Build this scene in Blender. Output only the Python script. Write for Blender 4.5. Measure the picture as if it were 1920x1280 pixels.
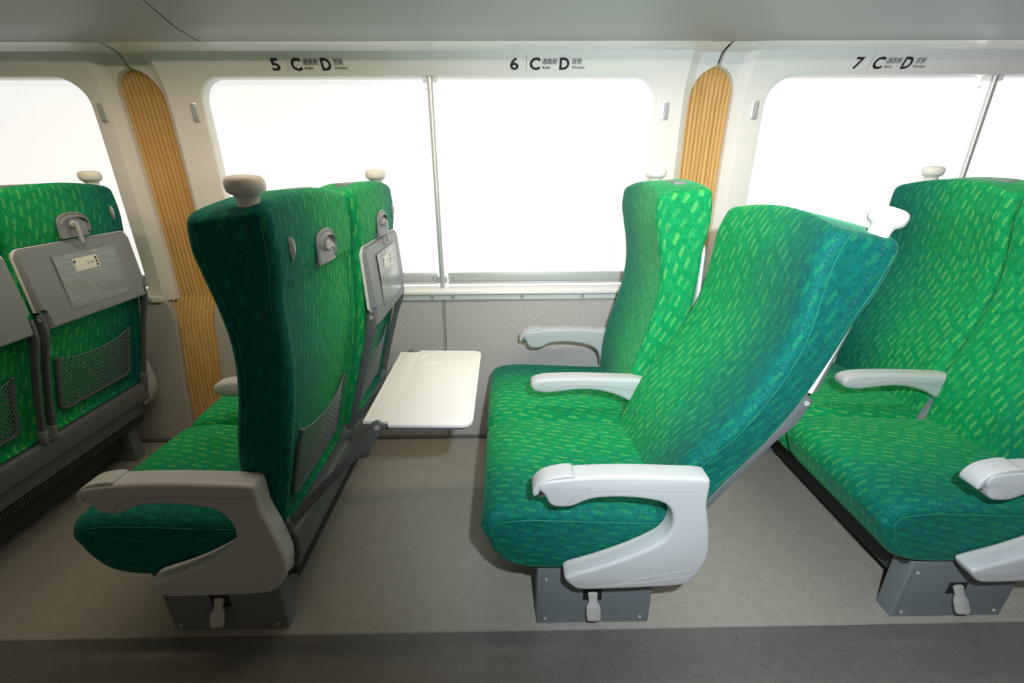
import bpy, bmesh, math, random
from mathutils import Vector, Matrix
from mathutils.geometry import tessellate_polygon, delaunay_2d_cdt
random.seed(5)
C = bpy.context.scene.collection
for o in list(bpy.data.objects): bpy.data.objects.remove(o)
R = math.radians
# ------------------------------------------------------------------ camera
cam_d = bpy.data.cameras.new('camera'); cam = bpy.data.objects.new('camera', cam_d); C.objects.link(cam)
PIT, YAW, ROL = .3734, .0137, .0055
cp, sp, cy_, sy_ = math.cos(PIT), math.sin(PIT), math.cos(YAW), math.sin(YAW)
rgt = Vector((cy_, -sy_, 0)); fwd = Vector((sy_*cp, cy_*cp, -sp)); dwn = fwd.cross(rgt)
r2 = rgt*math.cos(ROL) + dwn*math.sin(ROL); d2 = -rgt*math.sin(ROL) + dwn*math.cos(ROL)
cam.matrix_world = Matrix.Translation((0, 0, 1.1746)) @ Matrix((r2, -d2, -fwd)).transposed().to_4x4()
cam_d.sensor_width = 36; cam_d.lens = 36*851.7/1920; cam_d.clip_start = .02
bpy.context.scene.camera = cam
# ------------------------------------------------------------------ view, world, lights
vs = bpy.context.scene.view_settings
vs.view_transform = 'Standard'; vs.look = 'None'; vs.gamma = 1; vs.exposure = 0.0; vs.use_curve_mapping = False
w = bpy.data.worlds.new('world'); bpy.context.scene.world = w; w.use_nodes = True
w.node_tree.nodes['Background'].inputs[0].default_value = (1.0, .84, .64, 1)
w.node_tree.nodes['Background'].inputs[1].default_value = .12
def light(name, kind, loc, tgt, power, col, **k):
    d = bpy.data.lights.new(name, kind); d.energy = power; d.color = col
    for a, b in k.items(): setattr(d, a, b)
    o = bpy.data.objects.new(name, d); C.objects.link(o); o.location = loc
    o.rotation_euler = (Vector(tgt)-Vector(loc)).to_track_quat('-Z', 'Y').to_euler(); return o
# the photographer's flash on the camera, and an unseen warm strip added by the rack edge to brighten the wall panels
light('camera_flash', 'SPOT', (.12, -.02, 1.34), (.95, 1.3, .80), 120, (.86, .94, 1.0), spot_size=R(125), spot_blend=1.0, shadow_soft_size=.016)
light('warm_fill', 'AREA', (-.15, .97, 1.765), (-.15, 1.75, 1.05), 20, (1, .81, .60), shape='RECTANGLE', size=3.0, size_y=.08)

# ------------------------------------------------------------------ materials
def mat(name, col, rough=.5, metal=0, noise=0, nscale=200, bump=0, coat=0, emit=None, sheen=0):
    m = bpy.data.materials.new(name); m.use_nodes = True; nt = m.node_tree; b = nt.nodes['Principled BSDF']
    b.inputs['Base Color'].default_value = (*col, 1); b.inputs['Roughness'].default_value = rough
    b.inputs['Metallic'].default_value = metal; b.inputs['Coat Weight'].default_value = coat
    if sheen: b.inputs['Sheen Weight'].default_value = sheen
    tc = nt.nodes.new('ShaderNodeTexCoord'); n = nt.nodes.new('ShaderNodeTexNoise')
    n.inputs['Scale'].default_value = nscale; n.inputs['Detail'].default_value = 5
    nt.links.new(tc.outputs['Object'], n.inputs['Vector'])
    mx = nt.nodes.new('ShaderNodeMix'); mx.data_type = 'RGBA'
    mx.inputs[6].default_value = tuple(c*(1-noise) for c in col)+(1,); mx.inputs[7].default_value = tuple(min(1, c*(1+noise)) for c in col)+(1,)
    nt.links.new(n.outputs['Fac'], mx.inputs[0]); nt.links.new(mx.outputs[2], b.inputs['Base Color'])
    if bump:
        bp = nt.nodes.new('ShaderNodeBump'); bp.inputs['Strength'].default_value = bump; bp.inputs['Distance'].default_value = .002
        nt.links.new(n.outputs['Fac'], bp.inputs['Height']); nt.links.new(bp.outputs['Normal'], b.inputs['Normal'])
    if emit: b.inputs['Emission Color'].default_value = (*emit[0], 1); b.inputs['Emission Strength'].default_value = emit[1]
    return m
M = {}
M['panel'] = mat('white_panel', (.80, .80, .78), .28, noise=.015, nscale=8, coat=.2)
M['arm'] = mat('armrest_plastic', (.50, .52, .535), .42, noise=.01, bump=.05, nscale=900)
M['knob'] = mat('handle_plastic', (.76, .75, .72), .45, noise=.01)
M['seam'] = mat('seam_dark', (.30, .31, .31), .6)
M['base'] = mat('pedestal_paint', (.17, .20, .215), .42, noise=.03)
M['rail'] = mat('rail_plastic', (.125, .14, .145), .45, noise=.03)
M['greyp'] = mat('tray_back_plastic', (.22, .235, .245), .42, noise=.02)
M['traytop'] = mat('tray_white', (.80, .79, .77), .35, noise=.01)
M['net'] = mat('net_cord', (.20, .22, .22), .7)
M['hook'] = mat('hook_plastic', (.42, .44, .44), .4)
M['black'] = mat('black_gap', (.012, .012, .012), .7)
M['pedal'] = mat('pedal_metal', (.50, .50, .48), .38, metal=.3)
M['chrome'] = mat('polished_metal', (.8, .8, .8), .12, metal=1)
M['alu'] = mat('aluminium', (.72, .74, .74), .32, metal=.55, noise=.02)
M['rack'] = mat('rack_grey', (.34, .36, .355), .42, noise=.02, nscale=3)
M['felt'] = mat('wall_felt', (.45, .44, .42), .95, noise=.6, nscale=330, bump=.5, sheen=.2)
M['railalu'] = mat('rail_aluminium', (.50, .53, .52), .45, metal=.15)
M['ink'] = mat('sign_ink', (.02, .02, .02), .5)
M['lpanel'] = mat('label_film', (.24, .28, .28), .16)
M['lcream'] = mat('label_cream', (.74, .71, .62), .4)
M['lwhite'] = mat('label_print', (.68, .68, .64), .5)
M['piping'] = mat('piping_thread', (.02, .24, .14), .8, noise=.4, nscale=400)
M['darkmetal'] = mat('under_frame', (.05, .05, .05), .6)

def floor_mat(name, c, dark, scale):
    m = mat(name, c, .34, noise=.16, nscale=30, bump=.15); nt = m.node_tree; b = nt.nodes['Principled BSDF']
    tc = nt.nodes['Texture Coordinate']
    mp = nt.nodes.new('ShaderNodeMapping'); mp.inputs['Scale'].default_value = (1, .55, 1); mp.inputs['Rotation'].default_value = (0, 0, .6)
    n = nt.nodes.new('ShaderNodeTexNoise'); n.inputs['Scale'].default_value = scale; n.inputs['Detail'].default_value = 3; n.inputs['Distortion'].default_value = 1.6
    cr = nt.nodes.new('ShaderNodeValToRGB'); cr.color_ramp.elements[0].position = .30; cr.color_ramp.elements[0].color = (*dark, 1)
    cr.color_ramp.elements[1].position = .46; cr.color_ramp.elements[1].color = (1, 1, 1, 1)
    mu = nt.nodes.new('ShaderNodeMix'); mu.data_type = 'RGBA'; mu.blend_type = 'MULTIPLY'; mu.inputs[0].default_value = 1
    old = b.inputs['Base Color'].links[0].from_socket
    nt.links.new(tc.outputs['Object'], mp.inputs[0]); nt.links.new(mp.outputs[0], n.inputs['Vector']); nt.links.new(n.outputs['Fac'], cr.inputs[0])
    nt.links.new(old, mu.inputs[6]); nt.links.new(cr.outputs[0], mu.inputs[7]); nt.links.new(mu.outputs[2], b.inputs['Base Color'])
    return m
M['floor'] = floor_mat('floor_beige', (.38, .365, .315), (.76, .74, .70), 230)
M['aisle'] = floor_mat('floor_aisle', (.155, .150, .144), (.62, .61, .60), 220)

def wood_mat():
    m = mat('ribbed_wood', (.58, .38, .19), .5); nt = m.node_tree; b = nt.nodes['Principled BSDF']; tc = nt.nodes['Texture Coordinate']
    mp = nt.nodes.new('ShaderNodeMapping'); mp.inputs['Scale'].default_value = (90, 90, 1.6)
    n = nt.nodes.new('ShaderNodeTexNoise'); n.inputs['Scale'].default_value = 1; n.inputs['Detail'].default_value = 4
    cr = nt.nodes.new('ShaderNodeValToRGB'); cr.color_ramp.elements[0].color = (.54, .32, .09, 1); cr.color_ramp.elements[0].position = .3
    cr.color_ramp.elements[1].color = (.70, .46, .18, 1); cr.color_ramp.elements[1].position = .7
    nt.links.new(tc.outputs['Object'], mp.inputs[0]); nt.links.new(mp.outputs[0], n.inputs['Vector'])
    nt.links.new(n.outputs['Fac'], cr.inputs[0]); nt.links.new(cr.outputs[0], b.inputs['Base Color']); return m
M['wood'] = wood_mat()

def blind_mat():
    m = mat('roller_blind', (.55, .56, .55), .8, noise=.03, nscale=160, bump=.12); nt = m.node_tree; b = nt.nodes['Principled BSDF']
    tc = nt.nodes['Texture Coordinate']
    wv = nt.nodes.new('ShaderNodeTexWave'); wv.inputs['Scale'].default_value = 45; wv.inputs['Distortion'].default_value = 7; wv.inputs['Detail'].default_value = 2
    wv.bands_direction = 'DIAGONAL'; wv.inputs['Detail Scale'].default_value = 3
    mr = nt.nodes.new('ShaderNodeMapRange'); mr.inputs[3].default_value = .76; mr.inputs[4].default_value = .81
    nt.links.new(tc.outputs['Object'], wv.inputs['Vector']); nt.links.new(wv.outputs['Fac'], mr.inputs[0])
    b.inputs['Emission Color'].default_value = (1, 1, .98, 1); nt.links.new(mr.outputs[0], b.inputs['Emission Strength']); return m  # glow put into the blind in place of daylight passing through it
M['blind'] = blind_mat()
M['gap'] = mat('daylight_gap', (.9, .9, .9), .5, emit=((1, 1, 1), 1.6))

def fabric_mat():
    m = bpy.data.materials.new('moquette'); m.use_nodes = True; nt = m.node_tree; N = nt.nodes; L = nt.links; b = N['Principled BSDF']
    def mt(op, a, bb=None, c=None):
        n = N.new('ShaderNodeMath'); n.operation = op
        for i, v in enumerate((a, bb, c)):
            if v is None: continue
            if isinstance(v, (int, float)): n.inputs[i].default_value = v
            else: L.new(v, n.inputs[i])
        return n.outputs[0]
    def noise(vec, s, d=3, dist=0):
        n = N.new('ShaderNodeTexNoise'); n.inputs['Scale'].default_value = s; n.inputs['Detail'].default_value = d; n.inputs['Distortion'].default_value = dist
        L.new(vec, n.inputs['Vector']); return n.outputs['Fac']
    def rng(v, a, bb, c=0., d=1., smooth=True):
        n = N.new('ShaderNodeMapRange'); n.interpolation_type = 'SMOOTHSTEP' if smooth else 'LINEAR'
        for i, x in ((1, a), (2, bb), (3, c), (4, d)): n.inputs[i].default_value = x
        L.new(v, n.inputs[0]); return n.outputs[0]
    def mix(f, a, bb, bt='MIX'):
        n = N.new('ShaderNodeMix'); n.data_type = 'RGBA'; n.blend_type = bt
        for i, v in ((0, f), (6, a), (7, bb)):
            if isinstance(v, (tuple, float, int)): n.inputs[i].default_value = v
            else: L.new(v, n.inputs[i])
        return n.outputs[2]
    tc = N.new('ShaderNodeTexCoord'); uv = N.new('ShaderNodeSeparateXYZ'); L.new(tc.outputs['UV'], uv.inputs[0])
    ob = N.new('ShaderNodeSeparateXYZ'); L.new(tc.outputs['Object'], ob.inputs[0])
    U, V = uv.outputs[0], uv.outputs[1]
    wob = mt('MULTIPLY', mt('SUBTRACT', noise(tc.outputs['UV'], 9, 1), .5), .010)
    Us = mt('ADD', mt('ADD', U, wob), mt('MULTIPLY', V, .28))
    uc = mt('DIVIDE', Us, .0225); ui = mt('FLOOR', uc); fu = mt('FRACT', uc)
    vc = mt('ADD', mt('DIVIDE', V, .049), mt('MULTIPLY', mt('PINGPONG', ui, 3), .30)); vi = mt('FLOOR', vc); fv = mt('FRACT', vc)
    fvs = mt('SUBTRACT', fv, mt('MULTIPLY', fu, .55))
    mk = mt('MULTIPLY', mt('MULTIPLY', rng(fu, .16, .20), rng(fu, .56, .52)), mt('MULTIPLY', rng(fvs, -.06, -.02), rng(fvs, .62, .54)))
    st = rng(mt('SINE', mt('MULTIPLY', fu, 2*math.pi*7.9)), -.6, .2, .25, 1)
    wn = N.new('ShaderNodeTexWhiteNoise'); wn.noise_dimensions = '2D'; cb = N.new('ShaderNodeCombineXYZ'); L.new(ui, cb.inputs[0]); L.new(vi, cb.inputs[1]); L.new(cb.outputs[0], wn.inputs['Vector'])
    vis = rng(wn.outputs[0], .0, .7, .15, .66)
    n1 = noise(tc.outputs['Object'], 480, 4, .6); n2 = noise(tc.outputs['Object'], 70, 4, .8)
    dash = mt('MULTIPLY', mt('MULTIPLY', mk, st), mt('MULTIPLY', vis, rng(n1, .25, .6, .5, 1)))
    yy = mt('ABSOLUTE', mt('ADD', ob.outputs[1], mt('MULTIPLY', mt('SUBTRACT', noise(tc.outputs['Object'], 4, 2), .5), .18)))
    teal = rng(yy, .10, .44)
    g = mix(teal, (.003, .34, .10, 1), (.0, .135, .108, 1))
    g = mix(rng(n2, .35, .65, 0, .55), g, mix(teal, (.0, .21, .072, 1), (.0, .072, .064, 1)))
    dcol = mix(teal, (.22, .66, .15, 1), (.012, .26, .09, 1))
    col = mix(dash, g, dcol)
    spk = rng(n1, .3, .7, .72, 1.2); sc = N.new('ShaderNodeCombineColor'); [L.new(spk, sc.inputs[i]) for i in range(3)]
    col = mix(1.0, col, sc.outputs[0], 'MULTIPLY')
    # small violet dots in lines
    du = mt('SUBTRACT', mt('FRACT', mt('DIVIDE', U, .062)), .5); dv = mt('SUBTRACT', mt('FRACT', mt('DIVIDE', V, .0135)), .5)
    dd = mt('SQRT', mt('ADD', mt('POWER', mt('MULTIPLY', du, 4.6), 2), mt('POWER', dv, 2)))
    dots = mt('MULTIPLY', rng(dd, .15, .07), rng(n2, .35, .55, .05, .6))
    col = mix(dots, col, (.13, .16, .30, 1))
    L.new(col, b.inputs['Base Color']); b.inputs['Roughness'].default_value = .85
    b.inputs['Sheen Weight'].default_value = .22; b.inputs['Sheen Roughness'].default_value = .35; b.inputs['Sheen Tint'].default_value = (.35, 1, .6, 1)
    b.inputs['Specular IOR Level'].default_value = .2
    bp = N.new('ShaderNodeBump'); bp.inputs['Strength'].default_value = .35; bp.inputs['Distance'].default_value = .0015; L.new(mt('ADD', n1, mt('MULTIPLY', dash, .3)), bp.inputs['Height']); L.new(bp.outputs[0], b.inputs['Normal'])
    return m
M['fabric'] = fabric_mat()

# ------------------------------------------------------------------ helpers
def obj(name, me, parent=None, mats=None, mtx=None):
    o = bpy.data.objects.new(name, me); C.objects.link(o)
    if parent: o.parent = parent
    if mtx is not None: o.matrix_local = mtx
    return o
def finish(bm, name, mats, smooth=True, angle=35):
    me = bpy.data.meshes.new(name); bmesh.ops.recalc_face_normals(bm, faces=bm.faces); bm.to_mesh(me); bm.free()
    for m in (mats if isinstance(mats, (list, tuple)) else [mats]): me.materials.append(M[m])
    if smooth:
        for p in me.polygons: p.use_smooth = True
        me.set_sharp_from_angle(angle=R(angle))
    return me
cache = {}
def cached(key, fn):
    if key not in cache: cache[key] = fn()
    return cache[key]
def smooth_pts(pts, n=6, closed=True):
    out = []; k = len(pts)
    rg = range(k) if closed else range(k-1)
    for i in rg:
        p0 = pts[(i-1) % k] if closed or i > 0 else pts[0]; p1 = pts[i]; p2 = pts[(i+1) % k]
        p3 = pts[(i+2) % k] if closed or i+2 < k else pts[-1]
        for j in range(n):
            t = j/n
            out.append(tuple(.5*((2*b)+(-a+c)*t+(2*a-5*b+4*c-d)*t*t+(-a+3*b-3*c+d)*t**3) for a, b, c, d in zip(p0, p1, p2, p3)))
    if not closed: out.append(tuple(pts[-1]))
    return out
def interp(x, tab):
    if x <= tab[0][0]: return tab[0][1]
    for (a, b), (c, d) in zip(tab, tab[1:]):
        if x <= c:
            t = (x-a)/(c-a); return b+(d-b)*t
    return tab[-1][1]
def sinterp(tab, x):
    # smooth (Hermite) version of interp
    n = len(tab)
    if x <= tab[0][0]: return tab[0][1]
    if x >= tab[-1][0]: return tab[-1][1]
    for i in range(n-1):
        if x <= tab[i+1][0]:
            x0, y0 = tab[i]; x1, y1 = tab[i+1]; h = x1-x0; t = (x-x0)/h
            def sl(j):
                if j == 0: return (tab[1][1]-tab[0][1])/(tab[1][0]-tab[0][0])
                if j == n-1: return (tab[-1][1]-tab[-2][1])/(tab[-1][0]-tab[-2][0])
                return (tab[j+1][1]-tab[j-1][1])/(tab[j+1][0]-tab[j-1][0])
            m0, m1 = sl(i)*h, sl(i+1)*h
            return (2*t**3-3*t*t+1)*y0+(t**3-2*t*t+t)*m0+(-2*t**3+3*t*t)*y1+(t**3-t*t)*m1
def box(bm, x0, x1, y0, y1, z0, z1, bev=0, mi=0, mtx=None, seg=2):
    t = bmesh.new(); vs_ = [t.verts.new((x, y, z)) for x in (x0, x1) for y in (y0, y1) for z in (z0, z1)]
    for f in ((0, 1, 3, 2), (4, 6, 7, 5), (0, 4, 5, 1), (2, 3, 7, 6), (0, 2, 6, 4), (1, 5, 7, 3)): t.faces.new([vs_[i] for i in f])
    if bev: bmesh.ops.bevel(t, geom=t.edges[:], offset=bev, segments=seg, affect='EDGES', profile=.5)
    merge(bm, t, mi, mtx)
def merge(bm, t, mi=0, mtx=None):
    if mtx is not None: bmesh.ops.transform(t, matrix=mtx, verts=t.verts)
    bmesh.ops.recalc_face_normals(t, faces=t.faces)
    mp = {v: bm.verts.new(v.co) for v in t.verts}
    for f in t.faces:
        try: nf = bm.faces.new([mp[v] for v in f.verts]); nf.material_index = mi
        except ValueError: pass
    t.free()
def prism(bm, pts, y0, y1, bev=.006, mi=0, seg=3, mtx=None):
    """outline in (x,z), extruded along y, both rims rounded"""
    t = bmesh.new(); n = len(pts)
    area = sum(pts[i-1][0]*pts[i][1]-pts[i][0]*pts[i-1][1] for i in range(n)); sg = 1 if area > 0 else -1
    nor = []
    for i in range(n):
        e0 = Vector((pts[i][0]-pts[i-1][0], pts[i][1]-pts[i-1][1])); e1 = Vector((pts[(i+1) % n][0]-pts[i][0], pts[(i+1) % n][1]-pts[i][1]))
        e0.normalize(); e1.normalize(); a = Vector((-e0.y, e0.x)); b = Vector((-e1.y, e1.x)); m = a+b
        if m.length < 1e-6: m = a.copy()
        m.normalize(); nor.append(m*sg/max(.5, m.dot(a)))
    st = []
    if bev:
        for k in range(seg+1):
            a = math.pi/2*k/seg; st.append((y0+bev*(1-math.sin(a)), bev*(1-math.cos(a))))
        st = [(y0+bev*(1-math.cos(math.pi/2*k/seg)), bev*(1-math.sin(math.pi/2*k/seg))) for k in range(seg+1)]
        st += [(y1-(q-y0), i) for q, i in st[::-1]]
    else: st = [(y0, 0), (y1, 0)]
    rings = [[t.verts.new((p[0]+nn.x*ins, y, p[1]+nn.y*ins)) for p, nn in zip(pts, nor)] for y, ins in st]
    for A, B in zip(rings, rings[1:]):
        for i in range(n): t.faces.new([A[i], B[i], B[(i+1) % n], A[(i+1) % n]])
    for rg_, fl in ((rings[0], 0), (rings[-1], 1)):
        for tr in tessellate_polygon([[Vector((v.co.x, v.co.z, 0)) for v in rg_]]):
            try: t.faces.new([rg_[i] for i in tr])
            except ValueError: pass
    merge(bm, t, mi, mtx)
def tube(bm, pts, r, seg=8, closed=False, mi=0, cap=True):
    P = [Vector(p) for p in pts]; n = len(P); rings = []; up = None
    for i in range(n):
        if closed: d = P[(i+1) % n]-P[i-1]
        else: d = P[min(i+1, n-1)]-P[max(i-1, 0)]
        if d.length < 1e-9: d = Vector((0, 0, 1))
        d.normalize()
        if up is None: up = Vector((0, 0, 1)) if abs(d.z) < .9 else Vector((1, 0, 0))
        s = d.cross(up); s.normalize(); up = s.cross(d)
        rr = r(i/(n-1)) if callable(r) else r
        rings.append([bm.verts.new(P[i]+(s*math.cos(a)+up*math.sin(a))*rr) for a in [2*math.pi*k/seg for k in range(seg)]])
    m = n if closed else n-1
    for i in range(m):
        A, B = rings[i], rings[(i+1) % n]
        for k in range(seg):
            f = bm.faces.new([A[k], A[(k+1) % seg], B[(k+1) % seg], B[k]]); f.material_index = mi
    if cap and not closed:
        bm.faces.new(rings[0][::-1]).material_index = mi; bm.faces.new(rings[-1]).material_index = mi
def lathe(bm, prof, c, seg=24, sx=1, sy=1, mi=0, axis='z'):
    rings = []
    for r, h in prof:
        ring = []
        for k in range(seg):
            a = 2*math.pi*k/seg; u, v = r*math.cos(a)*sx, r*math.sin(a)*sy
            p = (u, v, h) if axis == 'z' else ((h, u, v) if axis == 'x' else (u, h, v))
            ring.append(bm.verts.new(Vector(c)+Vector(p)))
        rings.append(ring)
    for A, B in zip(rings, rings[1:]):
        for k in range(seg): bm.faces.new([A[k], A[(k+1) % seg], B[(k+1) % seg], B[k]]).material_index = mi
    bm.faces.new(rings[0][::-1]).material_index = mi; bm.faces.new(rings[-1]).material_index = mi

# ------------------------------------------------------------------ seat geometry (seat frame: x along the car, facing -x; y to the wall, 0 = middle armrest; z up)
YC = {'aisle': -.220, 'window': .220}; OUT = {'aisle': -1, 'window': 1}
XF = [(.33, .155), (.40, .158), (.50, .162), (.56, .170), (.62, .186), (.70, .207), (.78, .222), (.85, .226), (.92, .218), (.98, .205), (1.04, .195), (1.12, .198)]
XR = [(.33, .228), (.40, .244), (.455, .258), (.55, .284), (.65, .308), (.75, .328), (.85, .337), (.94, .340), (.965, .344), (1.0, .349), (1.05, .350), (1.12, .344)]
ZB, ZT, HW = .345, 1.122, .2165
def wing(z): return .024*min(1, max(0, (z-.52)/.12))
def back_section(z, inset=0):
    xf, xr = sinterp(XF, z)+inset*.55, sinterp(XR, z)-inset*.9
    if inset == 0 or True:
        pass
    hw = HW-inset*1.0 - .004*max(0, (z-.9)/.2)
    rf = max(.004, .024-inset*.6); rr = max(.003, .016-inset*.3)
    pts = []
    nf, nc, ns, nr = 14, 7, 6, 16
    # front from -y to +y
    for i in range(nf+1):
        y = -(hw-rf)+2*(hw-rf)*i/nf; bow = .016*(1-(y/(hw-rf))**2); crown = (1-(2*i/nf-1)**2)
        pts.append((xf+bow*.7-.0*crown, y))
    for i in range(1, nc+1):
        a = math.pi/2*i/nc; pts.append((xf+rf-rf*math.cos(a), hw-rf+rf*math.sin(a)))
    for i in range(1, ns): pts.append((xf+rf+(xr-rr-xf-rf)*i/ns, hw))
    for i in range(nc+1):
        a = math.pi/2*i/nc; pts.append((xr-rr+rr*math.sin(a), hw-rr+rr*math.cos(a)))
    for i in range(1, nr):
        y = (hw-rr)-2*(hw-rr)*i/nr; rec = 0
        if z < .958 and inset == 0 and abs(y) < hw-.035: rec = .007+.008*min(1, max(0, (.80-z)/.15))
        pts.append((xr-rec+.004*(1-(y/(hw-rr))**2)*(1 if z > .96 else 0), y))
    for i in range(nc+1):
        a = math.pi/2*i/nc; pts.append((xr-rr+rr*math.cos(a), -(hw-rr)-rr*math.sin(a)))
    for i in range(1, ns): pts.append((xr-rr+(xf+rf-xr+rr)*i/ns, -hw))
    for i in range(nc):
        a = math.pi/2*i/nc; pts.append((xf+rf-rf*math.sin(a), -(hw-rf)-rf*math.cos(a)))
    return pts
def top_z(x, y, z):  # the top edge bows up towards the middle of the seat
    if z < 1.0: return 0
    f = (z-1.0)/.12; return f*(.020*(1-(y/HW)**2)-.016-.14*max(0, .33-x)*(.4+.6*(y/HW)**2))
def back_mesh(side):
    yc = YC[side]; bm = bmesh.new(); uvl = bm.loops.layers.uv.new('UVMap')
    zs = [(ZB+.02-.02*math.cos(math.pi/2*0)-.02, 0)]
    st = []
    rb = .02
    for i in range(4): a = math.pi/2*i/3; st.append((ZB+rb-rb*math.sin(a) if False else ZB+rb*(1-math.sin(a)), rb*(1-math.cos(math.pi/2-a)) if False else rb*(1-math.sin(math.pi/2*(3-i)/3)) if False else 0))
    st = [(ZB+rb*(1-math.cos(a)), rb*(1-math.sin(a))) for a in [math.pi/2*i/3 for i in range(4)]]
    z = ZB+rb
    zz = [z+(ZT-.020-z)*i/46 for i in range(1, 47)]
    zz += [.9575, .9585]; zz = sorted(zz)
    st += [(q, 0) for q in zz]
    rt = .020
    st += [(ZT-rt+rt*math.sin(a), rt*(1-math.cos(a))) for a in [math.pi/2*i/6 for i in range(1, 7)]]
    rings = []; uvs = []
    for z, ins in st:
        s = back_section(z, ins); ring = []; u = 0; uu = []
        for i, (x, y) in enumerate(s):
            if i: u += math.hypot(x-s[i-1][0], y-s[i-1][1])
            yw = y-(wing(z)*max(0, -y/HW-.3)/.7*(1-.62*min(1, max(0, (x-sinterp(XF, z)-.02)/(sinterp(XR, z)-sinterp(XF, z)-.02)))) if side == 'aisle' else 0); ring.append(bm.verts.new((x, yw+yc, z+top_z(x, y, z)))); uu.append(u)
        u += math.hypot(s[0][0]-s[-1][0], s[0][1]-s[-1][1]); uu.append(u); rings.append(ring); uvs.append(uu)
    n = len(rings[0])
    ref = uvs[10]
    for j in range(len(rings)-1):
        for i in range(n):
            k = (i+1) % n
            f = bm.faces.new([rings[j][i], rings[j][k], rings[j+1][k], rings[j+1][i]])
            zl, zh = st[j][0]-st[j][1]*0, st[j+1][0]
            if j >= len(rings)-7: zl += st[j][1]; zh += st[j+1][1]
            for lp, c in zip(f.loops, ((ref[i], zl), (ref[i+1], zl), (ref[i+1], zh), (ref[i], zh))): lp[uvl].uv = c
    for ring in (rings[0][::-1], rings[-1]):
        f = bm.faces.new(ring)
        for lp in f.loops: lp[uvl].uv = (lp.vert.co.y, lp.vert.co.x+1.3)
    bmesh.ops.triangulate(bm, faces=[f for f in bm.faces if len(f.verts) > 4])
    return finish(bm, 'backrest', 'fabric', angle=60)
def tube_mesh(pts, r, name='piping', m='piping'):
    bm = bmesh.new(); tube(bm, pts, r, 5); return finish(bm, name, m)
def back_piping(side):
    # seams along the front and rear side edges, plus the inverted U seam of the rear panel
    yc = YC[side]; out = []; hwz = lambda z: HW-.004*max(0, (z-.9)/.2)+.0002
    for s in (-1, 1):
        out.append(tube_mesh([(sinterp(XR, z)-.017, yc+s*(hwz(z)+(wing(z)*.46 if side == 'aisle' and s < 0 else 0)), z) for z in [.40+i*.02 for i in range(35)]], .0007))
        out.append(tube_mesh([(sinterp(XF, z)+.026, yc+s*(hwz(z)+(wing(z) if side == 'aisle' and s < 0 else 0)), z) for z in [.45+i*.02 for i in range(33)]], .0006))
    hw = HW-.034; pts = []
    for z in [.42+.02*i for i in range(27)]: pts.append((sinterp(XR, z)-.004, -hw, z))
    for y in [-hw+.02+.02*i for i in range(int((2*hw-.03)/.02))]: pts.append((sinterp(XR, .958)+.0005, y, .958))
    for z in [.94-.02*i for i in range(27)]: pts.append((sinterp(XR, z)-.004, hw, z))
    out.append(tube_mesh([(x, y+yc, z) for x, y, z in pts], .0007)); return out
CUSH = [(-.295, .350), (-.284, .388), (-.252, .408), (-.18, .416), (-.05, .410), (.08, .403), (.17, .400), (.185, .390), (.185, .235), (.17, .221), (.0, .218), (-.12, .218), (-.185, .224), (-.235, .243), (-.268, .282), (-.284, .320)]
def cushion_profile(ins):
    P = smooth_pts(CUSH, 5); n = len(P); out = []
    for i in range(n):
        a, b = P[i-1], P[(i+1) % n]; dx, dz = b[0]-a[0], b[1]-a[1]; l = math.hypot(dx, dz) or 1
        nx, nz = dz/l, -dx/l  # inward for clockwise loop
        out.append((P[i][0]+nx*ins, P[i][1]+nz*ins))
    return out
def cushion_mesh(side):
    yc = YC[side]; bm = bmesh.new(); uvl = bm.loops.layers.uv.new('UVMap'); hw = .2145; r = .029
    st = []
    for i in range(7): a = math.pi/2*i/6; st.append((-hw+r*(1-math.sin(a)) if False else -hw+r*(1-math.cos(a)) , r*(1-math.sin(a))))
    m = 12; st += [(-hw+r+(2*hw-2*r)*i/m, 0) for i in range(1, m)]
    st += [(-y, i) for y, i in st[:7]][::-1]
    rings = []; P0 = cushion_profile(0); n = len(P0); arc = [0]
    for i in range(n): arc.append(arc[-1]+math.hypot(P0[(i+1) % n][0]-P0[i][0], P0[(i+1) % n][1]-P0[i][1]))
    us = []; u = 0
    for k, (y, ins) in enumerate(st):
        if k: u += math.hypot(y-st[k-1][0], ins-st[k-1][1])
        us.append(u); pr = cushion_profile(ins*.85)
        crown = .010*(1-(y/hw)**2)
        rings.append([bm.verts.new((x, y+yc, z+(crown-.008 if z > .36 else 0))) for x, z in pr])
    for j in range(len(rings)-1):
        for i in range(n):
            k = (i+1) % n; f = bm.faces.new([rings[j][i], rings[j+1][i], rings[j+1][k], rings[j][k]])
            for lp, c in zip(f.loops, ((us[j], arc[i]), (us[j+1], arc[i]), (us[j+1], arc[i+1]), (us[j], arc[i+1]))): lp[uvl].uv = (c[0]+.5, c[1])
    for ring in (rings[0], rings[-1][::-1]):
        f = bm.faces.new(ring)
        for lp in f.loops: lp[uvl].uv = (lp.vert.co.z, lp.vert.co.x)
    bmesh.ops.triangulate(bm, faces=[f for f in bm.faces if len(f.verts) > 4])
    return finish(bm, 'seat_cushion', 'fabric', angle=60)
def cushion_piping(side):
    yc = YC[side]; pr = cushion_profile(.029*.85)
    lo = [p for p in pr[60:] if p[1] > .25]; hi = [p for p in pr[:32]]
    return [tube_mesh([(x, yc+s*.2148, z-(.008 if z > .36 else 0)) for x, z in lo+hi], .0008) for s in (-1, 1)]
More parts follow.
